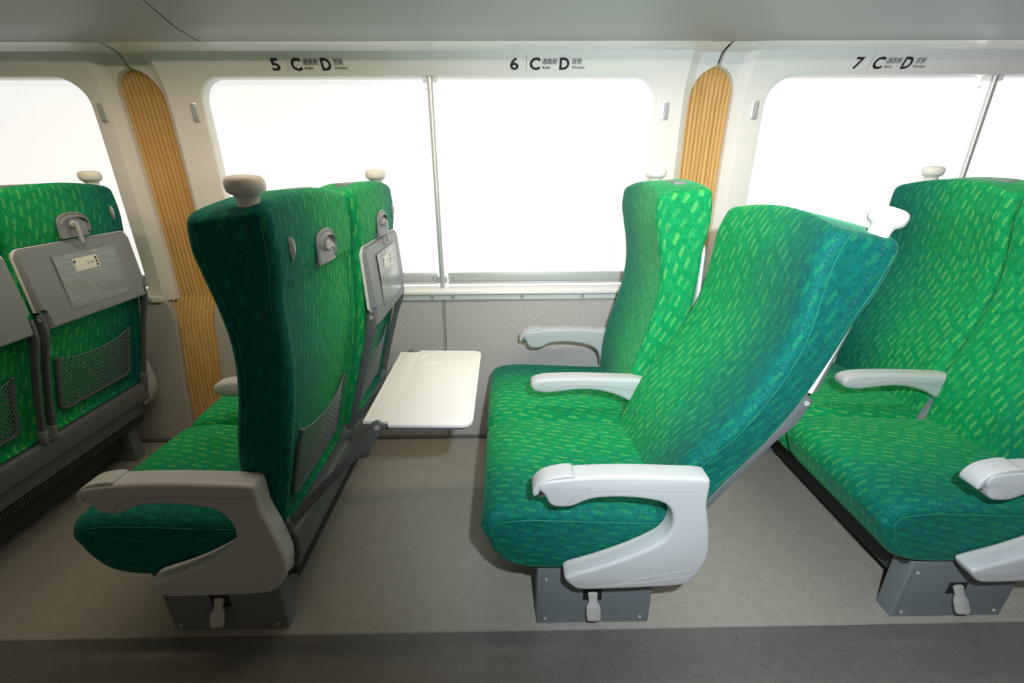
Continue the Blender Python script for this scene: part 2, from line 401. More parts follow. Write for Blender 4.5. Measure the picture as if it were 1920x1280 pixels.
ARM = [(.200, .540), (.212, .528), (.213, .500), (.214, .467), (.225, .42), (.234, .375), (.239, .326), (.232, .285), (.217, .255), (.188, .228), (.10, .222), (.02, .219), (-.055, .219), (-.078, .232), (-.094, .252), (-.084, .266), (-.017, .290), (.06, .325), (.120, .362), (.140, .392), (.143, .425), (.132, .458), (.105, .479), (.04, .491), (-.02, .492), (-.055, .485), (-.085, .470), (-.118, .468), (-.136, .476), (-.148, .500), (-.160, .515), (-.158, .530), (-.138, .541), (-.05, .549), (.05, .549), (.13, .545)]
WARM = [p for p in ARM]; WARM[18:22] = [(.158, .362), (.166, .392), (.158, .430), (.140, .461)]
def arm_mesh(side):
    s = OUT[side]; bm = bmesh.new(); yo, yi = s*.490, s*.438
    pts = smooth_pts(ARM if side == 'aisle' else WARM, 3)
    prism(bm, pts, min(yo, yi), max(yo, yi), .009, seg=4)
    # moulded top pad with a fine joint, side joint arc, shallow ribs
    yf = yo+s*.0004
    tube(bm, [(x, yf, z) for x, z in smooth_pts([(-.097, .479), (-.088, .494), (-.066, .507), (-.03, .513), (.06, .513), (.14, .509), (.18, .508), (.200, .512)], 5, False)], .0008, 5, mi=1)
    tube(bm, [(-.055, yo+s*.0005, .514), (-.053, yo-s*.001, .535), (-.052, yo-s*.006, .5458), (-.050, yi+s*.008, .5495), (-.05, yi, .54)], .0007, 5, mi=1)
    for z0 in (.0, .016):
        tube(bm, [(-.02+z0*3, yf-s*.0034, .231+z0*.3), (.10, yf-s*.0031, .242+z0), (.205-z0*.2, yf-s*.0034, .262+z0*1.2)], .0034, 8)
    # inner cheek that reaches the frame
    box(bm, .13, .215, min(s*.438, s*.415), max(s*.438, s*.415), .24, .36, .005)
    return finish(bm, 'armrest', ['arm', 'seam'])
def lever_mesh(side):
    s = OUT[side]; bm = bmesh.new(); yo, yi = s*.487, s*.441
    pts = smooth_pts([(-.088, .5520), (-.118, .5500), (-.148, .541), (-.167, .525), (-.174, .508), (-.170, .498), (-.162, .502), (-.154, .518), (-.140, .532), (-.088, .540)], 4)
    prism(bm, pts, min(yo, yi), max(yo, yi), .004, seg=3)
    box(bm, -.160, -.143, min(yo-s*.008, yi+s*.008), max(yo-s*.008, yi+s*.008), .490, .508, .003, mi=1)
    return finish(bm, 'recline_lever', ['arm', 'chrome'])
MARM = [(.235, .545), (.238, .52), (.225, .475), (.205, .455), (.165, .468), (.12, .492), (.06, .510), (.0, .514), (-.06, .508), (-.10, .504), (-.138, .510), (-.152, .524), (-.150, .541), (-.130, .552), (-.09, .557), (.0, .558), (.12, .553)]
def midarm_mesh():
    bm = bmesh.new(); prism(bm, smooth_pts(MARM, 4), -.026, .026, .012, seg=4)
    for s in (-1, 1):
        tube(bm, [(x, s*.0264, z) for x, z in smooth_pts([(-.072, .519), (-.060, .527), (-.03, .532), (.06, .530), (.15, .518), (.205, .500)], 4, False)], .0007, 5, mi=1)
    tube(bm, [(-.043, -.0262, .532), (-.041, -.022, .550), (-.04, -.012, .5585), (-.04, .012, .5585), (-.041, .022, .550), (-.043, .0262, .532)], .0007, 5, mi=1)
    lathe(bm, [(.006, -.0275), (.006, .0275)], (.205, 0, .478), 14, mi=1, axis='y')
    return finish(bm, 'armrest', ['arm', 'seam'])
def midbracket_mesh():
    bm = bmesh.new(); prism(bm, [(.15, .36), (.205, .36), (.235, .48), (.20, .50), (.178, .47)], -.012, .012, .003)
    return finish(bm, 'armrest_bracket', 'greyp')
def knob_mesh(side):
    s = OUT[side]; bm = bmesh.new(); c = (.304, s*(.416 if s < 0 else .402), 0)
    prof = [(.0215, 1.085), (.0210, 1.108), (.0215, 1.118), (.0240, 1.1235), (.0310, 1.127), (.0355, 1.132), (.0372, 1.140), (.0365, 1.148), (.0335, 1.1535), (.027, 1.157), (.014, 1.1585), (.004, 1.159)]
    lathe(bm, prof, c, 32, .95, .76)
    lathe(bm, [(.003, -.0005), (.003, .0005)], (c[0]+.012, c[1]-s*.0176, 1.115), 10, mi=1, axis='y')
    return finish(bm, 'grab_handle', ['knob', 'seam'], angle=50)
def hook_mesh(side):
    y = YC[side]+OUT[side]*.168; bm = bmesh.new(); x = sinterp(XR, 1.02)
    t = bmesh.new(); lathe(t, [(.0070, 0), (.0075, .003), (.0062, .005), (.003, .006)], (0, 0, 0), 16, 1, 3.2, axis='x'); merge(bm, t, 0, Matrix.Translation((x, y, 1.022)))
    t = bmesh.new(); lathe(t, [(.0045, 0), (.0048, .003), (.003, .006)], (0, 0, 0), 12, 1, 3.8, axis='x'); merge(bm, t, 1, Matrix.Translation((x+.004, y-OUT[side]*.002, 1.026)))
    return finish(bm, 'coat_hook', ['greyp', 'hook'])
def latch_mesh(side, turned):
    y = YC[side]; bm = bmesh.new(); x = .3555
    o = [(-.056, .966), (-.053, 1.000), (-.048, 1.020), (-.030, 1.032), (0, 1.036), (.030, 1.032), (.048, 1.020), (.055, .998), (.050, .976)]
    o = [(a, b) for a, b in o]
    outer = smooth_pts(o[:], 4, False)
    # rim
    tube(bm, [(x+.002, y+a, z) for a, z in outer], .0042, 8)
    # dished back plate, sloping out towards the bottom
    a = [bm.verts.new((x+.0015, y+p, z)) for p, z in outer]; bm.faces.new(a)
    # overhanging visor
    vis = [(p, z) for p, z in outer if z > 1.012]
    A = [bm.verts.new((x+.002, y+p, z)) for p, z in vis]; B = [bm.verts.new((x+.010, y+p*.93, z-.012)) for p, z in vis]
    for i in range(len(A)-1): bm.faces.new([A[i], A[i+1], B[i+1], B[i]])
    box(bm, x-.012, x+.002, y-.054, y+.050, .962, .970, .002); box(bm, x-.012, x+.001, y-.046, y+.046, .966, 1.020, .002)
    lathe(bm, [(.013, 0), (.013, .010), (.010, .014)], (x, y-.006, 1.002), 18, mi=1, axis='x')
    lathe(bm, [(.006, .012), (.006, .020), (.004, .022)], (x, y-.006, 1.002), 14, mi=1, axis='x')
    lv = [(-.007, .006), (-.0055, -.020), (-.0065, -.052), (-.003, -.060), (.003, -.060), (.0065, -.052), (.0055, -.020), (.007, .006)]
    t = bmesh.new(); prism(t, lv, -.003, .003, .0015, seg=2)
    mt = Matrix.Translation((x+.018, y-.006, 1.002)) @ Matrix.Rotation(R(0), 4, 'Y') @ Matrix.Rotation(R(90), 4, 'Z')
    if turned: mt = Matrix.Translation((x+.018, y-.006, 1.002)) @ Matrix.Rotation(R(-90), 4, 'X') @ Matrix.Scale(.62, 4) @ Matrix.Rotation(R(90), 4, 'Z')
    merge(bm, t, 1, mt)
    return finish(bm, 'table_latch', ['greyp', 'hook'])
def toptrim_mesh(side):
    y = YC[side]-OUT[side]*.06; bm = bmesh.new(); box(bm, .266, .300, y-.060, y+.060, 1.110, 1.1235, .003); return finish(bm, 'top_plate', 'greyp')
# pocket
def pocket_frame(side):
    yc = YC[side]; bm = bmesh.new(); h = .148
    xr = lambda z: sinterp(XR, z)-.008
    pts = [(xr(.600)+.006, -h, .602), (xr(.58)+.004, -h, .585), (xr(.52), -h, .52), (xr(.435), -h, .435), (xr(.418), -h+.006, .418), (xr(.412), -h+.02, .412), (xr(.412), 0, .412), (xr(.412), h-.02, .412), (xr(.418), h-.006, .418), (xr(.435), h, .435), (xr(.52), h, .52), (xr(.58)+.004, h, .585), (xr(.600)+.006, h, .602)]
    tube(bm, [(x, y+yc, z) for x, y, z in pts], .0062, 8)
    return finish(bm, 'pocket_frame', 'rail')
def pocket_net(side):
    yc = YC[side]; bm = bmesh.new(); h = .143; z0 = .415
    def P(u, v):  # u -1..1 , v 0..1
        zt = .596-.018*(1-u*u); z = z0+(zt-z0)*v
        return (sinterp(XR, z)-.008+.012*v*(1-u*u)+.004, yc+u*h, z)
    n, m = 15, 11
    for k in range(-m, n):      # two families of diagonals
        for d in (0, 1):
            pts = []
            for j in range(m*2+1):
                v = j/(m*2); c = k+v*m*1.0
                u = -1+2*c/n
                if -1 <= u <= 1: pts.append(P(u if d == 0 else -u, v))
            if len(pts) > 1: tube(bm, pts, .0010, 4)
    tube(bm, [P(-1+2*i/20, 1) for i in range(21)], .0018, 5)
    return finish(bm, 'pocket_net', 'net')
# tray: hinge line at origin, panel rises along +z when closed, outer (grey) face towards +x
TW, TH = .210, .208
def tray_top_mesh():
    bm = bmesh.new()
    o = [(-TW+.014, -.034), (-TW+.014, .020), (-TW, .024), (-TW, TH-.022), (-TW+.004, TH-.010), (-TW+.012, TH-.003), (-TW+.024, TH), (TW-.024, TH), (TW-.012, TH-.003), (TW-.004, TH-.010), (TW, TH-.022), (TW, .024), (TW-.014, .020), (TW-.014, -.034)]
    t = bmesh.new(); prism(t, o, 0, .009, .0022, seg=2); merge(bm, t, 0, Matrix.Rotation(R(90), 4, 'Z') @ Matrix.Identity(4))
    # raised rim + cup hollow as fine mouldings on the white face
    t = bmesh.new()
    r = [(-TW+.018, -.028), (-TW+.018, .022), (-TW+.006, .030), (-TW+.006, TH-.024), (-TW+.018, TH-.008), (TW-.018, TH-.008), (TW-.006, TH-.024), (TW-.006, .030), (TW-.018, .022), (TW-.018, -.028)]
    tube(t, [(-.009, y, z) for y, z in r], .0008, 5, closed=True)
    tube(t, [(-.0090, .145+.032*math.cos(a), .066+.032*math.sin(a)) for a in [R(20+10*i) for i in range(33)]], .0016, 6)
    merge(bm, t)
    return finish(bm, 'tray_table', 'traytop', angle=40)
def tray_under_mesh():
    bm = bmesh.new(); n = []
    o = [(-TW+.002, .026), (-TW+.002, TH-.024), (-TW+.014, TH-.006), (-TW+.026, TH-.002), (TW-.026, TH-.002), (TW-.014, TH-.006), (TW-.002, TH-.024), (TW-.002, .026), (TW-.016, .022), (TW-.016, -.032), (-TW+.016, -.032), (-TW+.016, .022)]
    A = [bm.verts.new((0, y, z)) for y, z in o]; B = [bm.verts.new((.016 if z < .13 else .010, y*.965, z*.965+.004)) for y, z in o]
    for i in range(len(o)): bm.faces.new([A[i], A[(i+1) % len(o)], B[(i+1) % len(o)], B[i]])
    bm.faces.new(B)
    bmesh.ops.bevel(bm, geom=[e for e in bm.edges if all(v in B for v in e.verts)], offset=.002, segments=2, affect='EDGES')
    tube(bm, [(.0155, .022*math.cos(a), TH-.006+.022*math.sin(a)) for a in [R(180+15*i) for i in range(13)]], .0012, 5)
    return finish(bm, 'tray_underside', 'greyp', angle=30)
def text_mesh(body, size, bold=0.0, ext=0):
    cu = bpy.data.curves.new('t', 'FONT'); cu.body = body; cu.size = size; cu.offset = bold; cu.resolution_u = 3
    o = bpy.data.objects.new('t', cu); C.objects.link(o); dg = bpy.context.evaluated_depsgraph_get(); dg.update()
    me = bpy.data.meshes.new_from_object(o.evaluated_get(dg)); bpy.data.objects.remove(o); bpy.data.curves.remove(cu)
    return me
def add_text(bm, body, x, z, size, mapf, mi=0, bold=0.0, center=False, width=None):
    me = text_mesh(body, size, bold); t = bmesh.new(); t.from_mesh(me); bpy.data.meshes.remove(me)
    if not t.verts: t.free(); return
    x0 = min(v.co.x for v in t.verts); x1 = max(v.co.x for v in t.verts)
    k = 1 if width is None else width/(x1-x0)
    for v in t.verts:
        px = (v.co.x-x0)*k-(((x1-x0)*k/2) if center else 0)+x; v.co = mapf(px, v.co.y+z)
    mp = {v: bm.verts.new(v.co) for v in t.verts}
    for f in t.faces: bm.faces.new([mp[v] for v in f.verts]).material_index = mi
    t.free()
def info_mesh():
    bm = bmesh.new()
    X = .0166
    # seen from behind the seat (+x), the viewer's right is +y
    mp = lambda k: (lambda a, b: Vector((interp(b-.026, [(-.03, X), (.13, X-.0002), (.21, X-.0052)])+k, a, b-.026)))
    def quad(a0, a1, b0, b1, k, mi):
        f = mp(k)
        n = 6
        for i in range(n):
            z0, z1 = b0+(b1-b0)*i/n, b0+(b1-b0)*(i+1)/n
            bm.faces.new([bm.verts.new(f(a0, z0)), bm.verts.new(f(a1, z0)), bm.verts.new(f(a1, z1)), bm.verts.new(f(a0, z1))]).material_index = mi
    def line(a0, b0, a1, b1, w=.0006, mi=2):
        f = mp(.0009); dx, dz = a1-a0, b1-b0; l = math.hypot(dx, dz); nx, nz = -dz/l*w, dx/l*w
        bm.faces.new([bm.verts.new(f(*p)) for p in ((a0+nx, b0+nz), (a1+nx, b1+nz), (a1-nx, b1-nz), (a0-nx, b0-nz))]).material_index = mi
    quad(-.112, .128, .030, .196, .0004, 0)
    quad(-.052, .040, .138, .178, .0008, 1)
    line(-.104, .172, -.056, .172); line(-.104, .138, -.056, .138); line(-.056, .172, -.056, .138)
    line(.046, .174, .110, .174); line(.046, .174, .046, .150); line(.046, .150, .110, .150)
    T = lambda s, a, b, sz, mi=2, w=None: add_text(bm, s, a, b, sz, mp(.0012), mi, .0, False, w)
    T('←前橋', -.074, .182, .010); T('高崎→', .030, .186, .010)
    T('1', -.100, .150, .015); T('号車', -.090, .151, .0075); T('2', -.004, .153, .014, 3); T('号車', .006, .154, .0070, 3)
    T('3', .084, .158, .014); T('号車', .094, .159, .007); T('4', .084, .136, .014); T('号車', .094, .137, .007)
    for a, b in ((-.048, .168), (.031, .168), (.031, .157), (.031, .146)): quad(a-.0028, a+.0045, b-.004, b+.004, .0012, 3)
    z = .126
    for s, sz in (('●パソコン、携帯電話用コンセントはひじ掛けにあります。', .0062), (' 精密機器等の使用はご注意ください。(AC100V・2A/60Hz)', .0062), ('● The power socket is for laptops and mobile phones only.', .0056), ('  Be aware that supply voltage may change.', .0056),
                  ('●不審物やお困りの際は、乗務員までお知らせください。', .0062), ('● Please notify the train crew of any suspicious item.', .0056), ('●車内では座席の下の熱くなる部分にご注意ください。', .0062), ('● Please take care, area under seat may be hot.', .0056),
                  ('●運行情報はこちらをご覧ください。', .0062), ('● Please check here for operating information.', .0056), ('テーブルの耐荷重 10kg', .0056), ('Table: max 10kg', .0052)):
        T(s, -.104, z, sz); z -= .0082
    return finish(bm, 'info_label', ['lpanel', 'lcream', 'lwhite', 'ink'], smooth=False)
PIVOT = Vector((.240, 0, .364))
def tray_arm_mesh(hinge, side, s):
    """flat cranked bar from the lower pivot to the tray hinge"""
    yc = YC[side]; bm = bmesh.new(); h = Vector((hinge[0], 0, hinge[1])); d = h-PIVOT; L = d.length; d.normalize(); nrm = Vector((d.z, 0, -d.x))
    prof = [(.0, .0, .011), (.12, .0, .010), (L*.55, .002, .0095), (L*.74, .004, .010), (L*.84, .006, .014), (L*.92, .004, .014), (L, -.002, .013)]
    prof = smooth_pts(prof, 3, False); A = []; B = []
    for l, off, hw in prof:
        c = PIVOT+d*l+nrm*off; A.append(c+nrm*hw); B.append(c-nrm*hw)
    end = [h+d*.013+nrm*.007, h+d*.013-nrm*.009]
    pts = [(p.x, p.z) for p in A+end+B[::-1]]
    y0 = yc+s*(TW-.012); prism(bm, pts, min(y0, y0+s*.010), max(y0, y0+s*.010), .002, seg=2)
    lathe(bm, [(.006, -.0016), (.006, .0116)] if s > 0 else [(.006, -.0116), (.006, .0016)], (h.x, y0, h.z), 14, mi=1, axis='y')
    # sleeve at the lower end
    c = PIVOT-d*.004; ang = math.atan2(d.x, d.z)
    mt = Matrix.Translation((c.x, y0+s*.005, c.z)) @ Matrix.Rotation(ang, 4, 'Y'); box(bm, -.014, .014, -.008, .008, -.02, .030, .003, 2, mt)
    return finish(bm, 'tray_arm', ['rail', 'hook', 'greyp'])
def leg_mesh(s):
    bm = bmesh.new()
    y0 = -.4095 if s < 0 else .36; y1 = -.354 if s < 0 else .4095
    pts = [(-.1536, 0), (.1536, 0), (.1536, .205), (-.1536, .205)]
    prism(bm, pts, y0, y1, .006, seg=3)
    yf = -.4095 if s < 0 else .4095
    # raised cover plate and screws
    for x, z in ((-.130, .022), (.128, .022), (-.130, .165), (.128, .165)): lathe(bm, [(.0045, s*.000), (.0042, s*.003), (.001, s*.0036)], (x, yf, z), 12, mi=1, axis='y')
    tube(bm, [(-.142, yf, .012), (-.142, yf, .178), (-.120, yf, .178), (-.117, yf, .184), (-.03, yf, .184)], .0009, 5, mi=3)
    tube(bm, [(-.142, yf, .012), (.142, yf, .012)], .0009, 5, mi=3)
    box(bm, -.031, .019, min(yf, yf+s*.0008), max(yf, yf+s*.0008), .088, .128, .0, 2)
    return finish(bm, 'pedestal', ['base', 'hook', 'black', 'rail'])
def pedal_mesh():
    bm = bmesh.new(); mtx = Matrix.Translation((0, -.4095, .118)) @ Matrix.Rotation(R(-32), 4, 'X')
    o = [(-.012, 0), (.012, 0), (.011, -.022), (.018, -.036), (.018, -.062), (.013, -.070), (-.013, -.070), (-.018, -.062), (-.018, -.036), (-.011, -.022)]
    prism(bm, [(a-.006, b) for a, b in smooth_pts(o, 3)], -.004, .004, .002, seg=2, mtx=mtx)
    return finish(bm, 'foot_pedal', 'pedal')
def frame_mesh():
    bm = bmesh.new()
    box(bm, -.10, .12, -.36, .37, .06, .13, .008)
    box(bm, -.17, .205, -.40, .40, .185, .215, .006)
    for i in range(90):
        y = -.40+i*.0089; box(bm, .206, .210, y, y+.005, .178, .208, 0)
    return finish(bm, 'under_frame', 'darkmetal')
def rail_mesh():
    bm = bmesh.new(); prism(bm, smooth_pts([(.200, .348), (.228, .345), (.240, .334), (.240, .286), (.230, .266), (.206, .262), (.196, .268), (.192, .34)], 4), -.425, .425, .004)
    prism(bm, [(.17, .205), (.212, .212), (.224, .264), (.200, .270), (.17, .25)], -.40, .40, .004)
    box(bm, .195, .250, -.02, .02, .34, .385, .008)
    return finish(bm, 'rear_rail', 'rail')
HINGE_C = (.350, .748); HINGE_O = (.487, .641)
def build_seat(x, label, recl=None, open_tray=None, front=True):
    t = bpy.data.objects.new('double_seat', None); C.objects.link(t); t.location = (x, 1.285, 0)
    t['label'] = label; t['category'] = 'train seat'; t['group'] = 'double seats along the window wall'
    for s in (-1, 1):
        lg = obj('pedestal', cached(('leg', s), lambda: leg_mesh(s)), t)
        if s < 0: obj('foot_pedal', cached('pedal', pedal_mesh), lg)
    obj('under_frame', cached('frame', frame_mesh), t); obj('rear_rail', cached('rail', rail_mesh), t)
    obj('armrest', cached('midarm', midarm_mesh), t); obj('armrest_bracket', cached('midbr', midbracket_mesh), t)
    for side in ('aisle', 'window'):
        cu = obj('seat_cushion', cached(('cu', side), lambda: cushion_mesh(side)), t); [obj('piping', q, cu) for q in cached(('cup', side), lambda: cushion_piping(side))]
        ar = obj('armrest', cached(('arm', side), lambda: arm_mesh(side)), t); obj('recline_lever', cached(('lev', side), lambda: lever_mesh(side)), ar)
        th, dx, dz = (recl or {}).get(side, (0, 0, 0))
        pv = Vector((.20, 0, .38)); mt = Matrix.Translation((dx, 0, dz)) @ Matrix.Translation(pv) @ Matrix.Rotation(R(th), 4, 'Y') @ Matrix.Translation(-pv)
        bk = obj('backrest', cached(('bk', side), lambda: back_mesh(side)), t, mtx=mt)
        [obj('piping', q, bk) for q in cached(('bkp', side), lambda: back_piping(side))]
        obj('grab_handle', cached(('kn', side), lambda: knob_mesh(side)), bk)
        obj('coat_hook', cached(('hk', side), lambda: hook_mesh(side)), bk)
        op = open_tray == side
        obj('table_latch', cached(('la', side, op), lambda: latch_mesh(side, op)), bk)
        obj('top_plate', cached(('tp', side), lambda: toptrim_mesh(side)), bk)
        pf = obj('net_pocket', cached(('pf', side), lambda: pocket_frame(side)), t, mtx=mt); obj('pocket_net', cached(('pn', side), lambda: pocket_net(side)), pf)
        hg = HINGE_O if op else HINGE_C
        tm = Matrix.Translation((hg[0], YC[side], hg[1])) @ (Matrix.Rotation(R(91), 4, 'Y') if op else Matrix.Rotation(R(-1.5), 4, 'Y'))
        tr = obj('tray_table', cached('tray', tray_top_mesh), t, mtx=(mt @ tm))
        obj('tray_underside', cached('tund', tray_under_mesh), tr); obj('info_label', cached('info', info_mesh), tr)
        for s in (-1, 1):
            a = obj('tray_arm', cached(('ta', side, s, op), lambda: tray_arm_mesh(hg, side, s)), tr, mtx=tm.inverted())
    return t
SX = lambda n: .2279+.98*n
build_seat(SX(-2), 'green double seat at the far left edge, both trays folded up, seen from behind')
build_seat(SX(-1), 'green double seat below sign 5 with the aisle side tray folded out flat', recl={'aisle': (0, -.018, 0)}, open_tray='aisle')
build_seat(SX(0), 'green double seat below sign 6 with its aisle side backrest tilted far back', recl={'aisle': (17, -.03, 0)})
build_seat(SX(1), 'green double seat below sign 7 at the right edge, behind the reclined seat')

# ------------------------------------------------------------------ room
def struct(o, lab=None):
    o['kind'] = 'structure'
    if lab: o['label'] = lab
    return o
bm = bmesh.new(); box(bm, -4.2, 4.4, .8595, 2.0, -.05, 0); struct(obj('floor', finish(bm, 'floor', 'floor', False)))
bm = bmesh.new(); box(bm, -4.2, 4.4, -1.3, .8560, -.05, 0); box(bm, -4.2, 4.4, .8560, .8595, -.05, -.0008, 0, 1); struct(obj('floor', finish(bm, 'floor_aisle', ['aisle', 'seam'], False)))
PROF = [(.60, 1.897), (.66, 1.903), (.72, 1.910), (1.0, 1.910), (1.30, 1.908), (1.40, 1.903), (1.45, 1.893), (1.48, 1.881), (1.51, 1.865), (1.541, 1.842)]
def wall_pt(h):
    if h <= 1.541: return sinterp(PROF, h), h
    return 1.842-(h-1.541)*3.6, 1.541+(h-1.541)*.95
WC = [-.27-2.10, -.27, -.27+2.10]
def rrect(x0, x1, z0, z1, r, rb=None, n=10):
    out = []; rb = r if rb is None else rb
    for cx, cz, a0, rr in ((x1-rb, z0+rb, -90, rb), (x1-r, z1-r, 0, r), (x0+r, z1-r, 90, r), (x0+rb, z0+rb, 180, rb)):
        for i in range(n+1): a = R(a0+90*i/n); out.append((cx+rr*math.cos(a), cz+rr*math.sin(a)))
    return out
def offs(pts, d):
    """grow (d>0) or shrink a closed outline"""
    n = len(pts); area = sum(pts[i-1][0]*pts[i][1]-pts[i][0]*pts[i-1][1] for i in range(n)); sg = 1 if area > 0 else -1; out = []
    for i in range(n):
        a = Vector(pts[i])-Vector(pts[i-1]); b = Vector(pts[(i+1) % n])-Vector(pts[i]); a.normalize(); b.normalize()
        m = Vector((a.y, -a.x))+Vector((b.y, -b.x)); m.normalize(); k = max(.5, m.dot(Vector((a.y, -a.x))))
        out.append((pts[i][0]+m.x*sg*d/k, pts[i][1]+m.y*sg*d/k))
    return out
def inside(p, poly):
    c = False; x, y = p
    for i in range(len(poly)):
        (xa, ya), (xb, yb) = poly[i-1], poly[i]
        if (ya > y) != (yb > y) and x < (xb-xa)*(y-ya)/(yb-ya)+xa: c = not c
    return c
def densify(pts, d):
    out = []
    for i in range(len(pts)):
        a, b = Vector(pts[i]), Vector(pts[(i+1) % len(pts)]); k = max(1, int((b-a).length/d))
        out += [tuple(a+(b-a)*j/k) for j in range(k)]
    return out
HWIN, HP, CRE = .842, .968, .034
JNT = [-3.45, -1.35, .788, 2.93]
def panel(cx, n):
    hl, hr = cx-JNT[n-1]-.082, JNT[n]-cx-.082
    ar = lambda hp: [(hp, .90), (hp, 1.30), (hp, 1.40), (hp+.003, 1.43), (hp+.012, 1.455), (hp+.028, 1.477), (hp+.05, 1.492), (hp+.068, 1.499), (hp+.074, 1.503), (hp+.0752, 1.512), (hp+.0755, 1.541), (hp+.0755, 1.567)]
    outer = densify([(-hl, .632), (hr, .632)]+ar(hr)+[(-a, b) for a, b in ar(hl)[::-1]], .03)
    hole = densify(rrect(-HWIN, HWIN, .672, 1.4665, .085, .03), .04)
    fo = offs(outer, -.004); fh = offs(hole, .010)
    V2 = [Vector(p) for p in fo+fh]; no, nh = len(fo), len(fh)
    E2 = [(i, (i+1) % no) for i in range(no)]+[(no+i, no+(i+1) % nh) for i in range(nh)]
    for z in [.66, .72, .8, .95, 1.1, 1.22, 1.30, 1.36, 1.40, 1.43, 1.46, 1.475, 1.49, 1.505, 1.52, 1.532]:
        for k in range(-52, 53):
            x = k*.02
            if abs(x) < HWIN-.1 and k % 2 and z < 1.47: continue
            if inside((x, z), offs(fo, -.006)) and not inside((x, z), offs(fh, .006)): V2.append(Vector((x, z)))
    # crease lines: under the cove and along the shoulder beside the wood
    m0 = len(V2); cr = [(-hl-.07+i*(hl+hr+.14)/80, 1.541) for i in range(81)]
    V2 += [Vector(p) for p in cr]; E2 += [(m0+i, m0+i+1) for i in range(80)]
    for s in (-1, 1):
        m0 = len(V2); hp = hl if s < 0 else hr; c2 = [(s*(hp-CRE), .645+i*.895/40) for i in range(41)]
        V2 += [Vector(p) for p in c2]; E2 += [(m0+i, m0+i+1) for i in range(40)]
    v2, e2, f2, ov, oe, of = delaunay_2d_cdt(V2, E2, [], 1, 1e-5)
    bm = bmesh.new()
    def W3(a, h, d):
        y, z = wall_pt(h); hp = hl if a < 0 else hr; sh = min(1, max(0, abs(a)-(hp-CRE))/CRE)
        return Vector((cx+a, y+d+.030*sh, z))
    B = [bm.verts.new(W3(p.x, p.y, 0)) for p in v2]
    look = {}
    for i, src in enumerate(ov):
        for q in src: look[q] = B[i]
    for f in f2:
        c = (sum(v2[i].x for i in f)/len(f), sum(v2[i].y for i in f)/len(f))
        if inside(c, fh) or not inside(c, fo): continue
        bm.faces.new([B[i] for i in f])
    def strip(base, rings):
        prev = base
        for pts, d in rings:
            cur = [bm.verts.new(W3(a, h, d)) for a, h in pts]; k = len(cur)
            for i in range(k):
                try: bm.faces.new([prev[i], prev[(i+1) % k], cur[(i+1) % k], cur[i]])
                except ValueError: pass
            prev = cur
    strip([look[i] for i in range(no)], [(offs(outer, -.001), .0015), (outer, .005), (outer, .03)])
    strip([look[no+i] for i in range(nh)], [(offs(hole, .006), .0012), (offs(hole, .003), .005), (offs(hole, .0008), .013), (hole, .04)])
    for v in [v for v in bm.verts if not v.link_faces]: bm.verts.remove(v)
    me = finish(bm, 'window_surround', 'panel', angle=22)
    root = struct(obj('trim_%d' % n, me))
    # sill ledge
    b = bmesh.new()
    pr = [(1.900, .672), (1.868, .664), (1.856, .655), (1.856, .645), (1.872, .640), (1.879, .628), (1.900, .628)]
    pr = [(1.930, .682), (1.876, .677), (1.867, .671), (1.865, .662), (1.869, .656), (1.875, .653), (1.878, .632), (1.930, .632)]
    t = bmesh.new(); prism(t, smooth_pts(pr[:6]+[(1.930, .653)], 1), -HWIN-.008, HWIN+.008, .004)
    for v in t.verts: v.co = Vector((cx+v.co.y, v.co.x, v.co.z))
    merge(b, t)
    obj('window_sill', finish(b, 'window_sill', 'panel'), root)
    b = bmesh.new(); box(b, cx-hl+.036, cx+hr-.036, 1.884, 1.92, .631, .6535, .003); obj('lower_trim', finish(b, 'lower_trim', 'panel'), root)
    for k, dx in enumerate((-.86, -.42, -.045, .045, .34, .60, .86)):
        c = bmesh.new(); lathe(c, [(.0085, -.001), (.008, -.0028), (.003, -.0034)], (cx+dx, 1.8852, .6425), 16, axis='y'); obj('screw_cap', finish(c, 'screw_cap', 'hook'), root)
    for s in (-1, 1):
        c = bmesh.new(); xh = cx+s*.880; yh = 1.906
        t = bmesh.new(); prism(t, rrect(-.0125, .0125, -.033, .033, .006, n=4), -.004, .004, .002, seg=2); merge(c, t, 0, Matrix.Translation((xh, yh, 1.358)))
        t = bmesh.new(); prism(t, rrect(-.0075, .0075, -.026, .026, .004, n=4), -.007, .003, .002, seg=2); merge(c, t, 1, Matrix.Translation((xh, yh-.003, 1.358)) @ Matrix.Rotation(R(4), 4, 'X'))
        obj('coat_hook', finish(c, 'coat_hook', ['alu', 'hook']), root)
    return root
for i, c in enumerate(WC): panel(c, i+1)
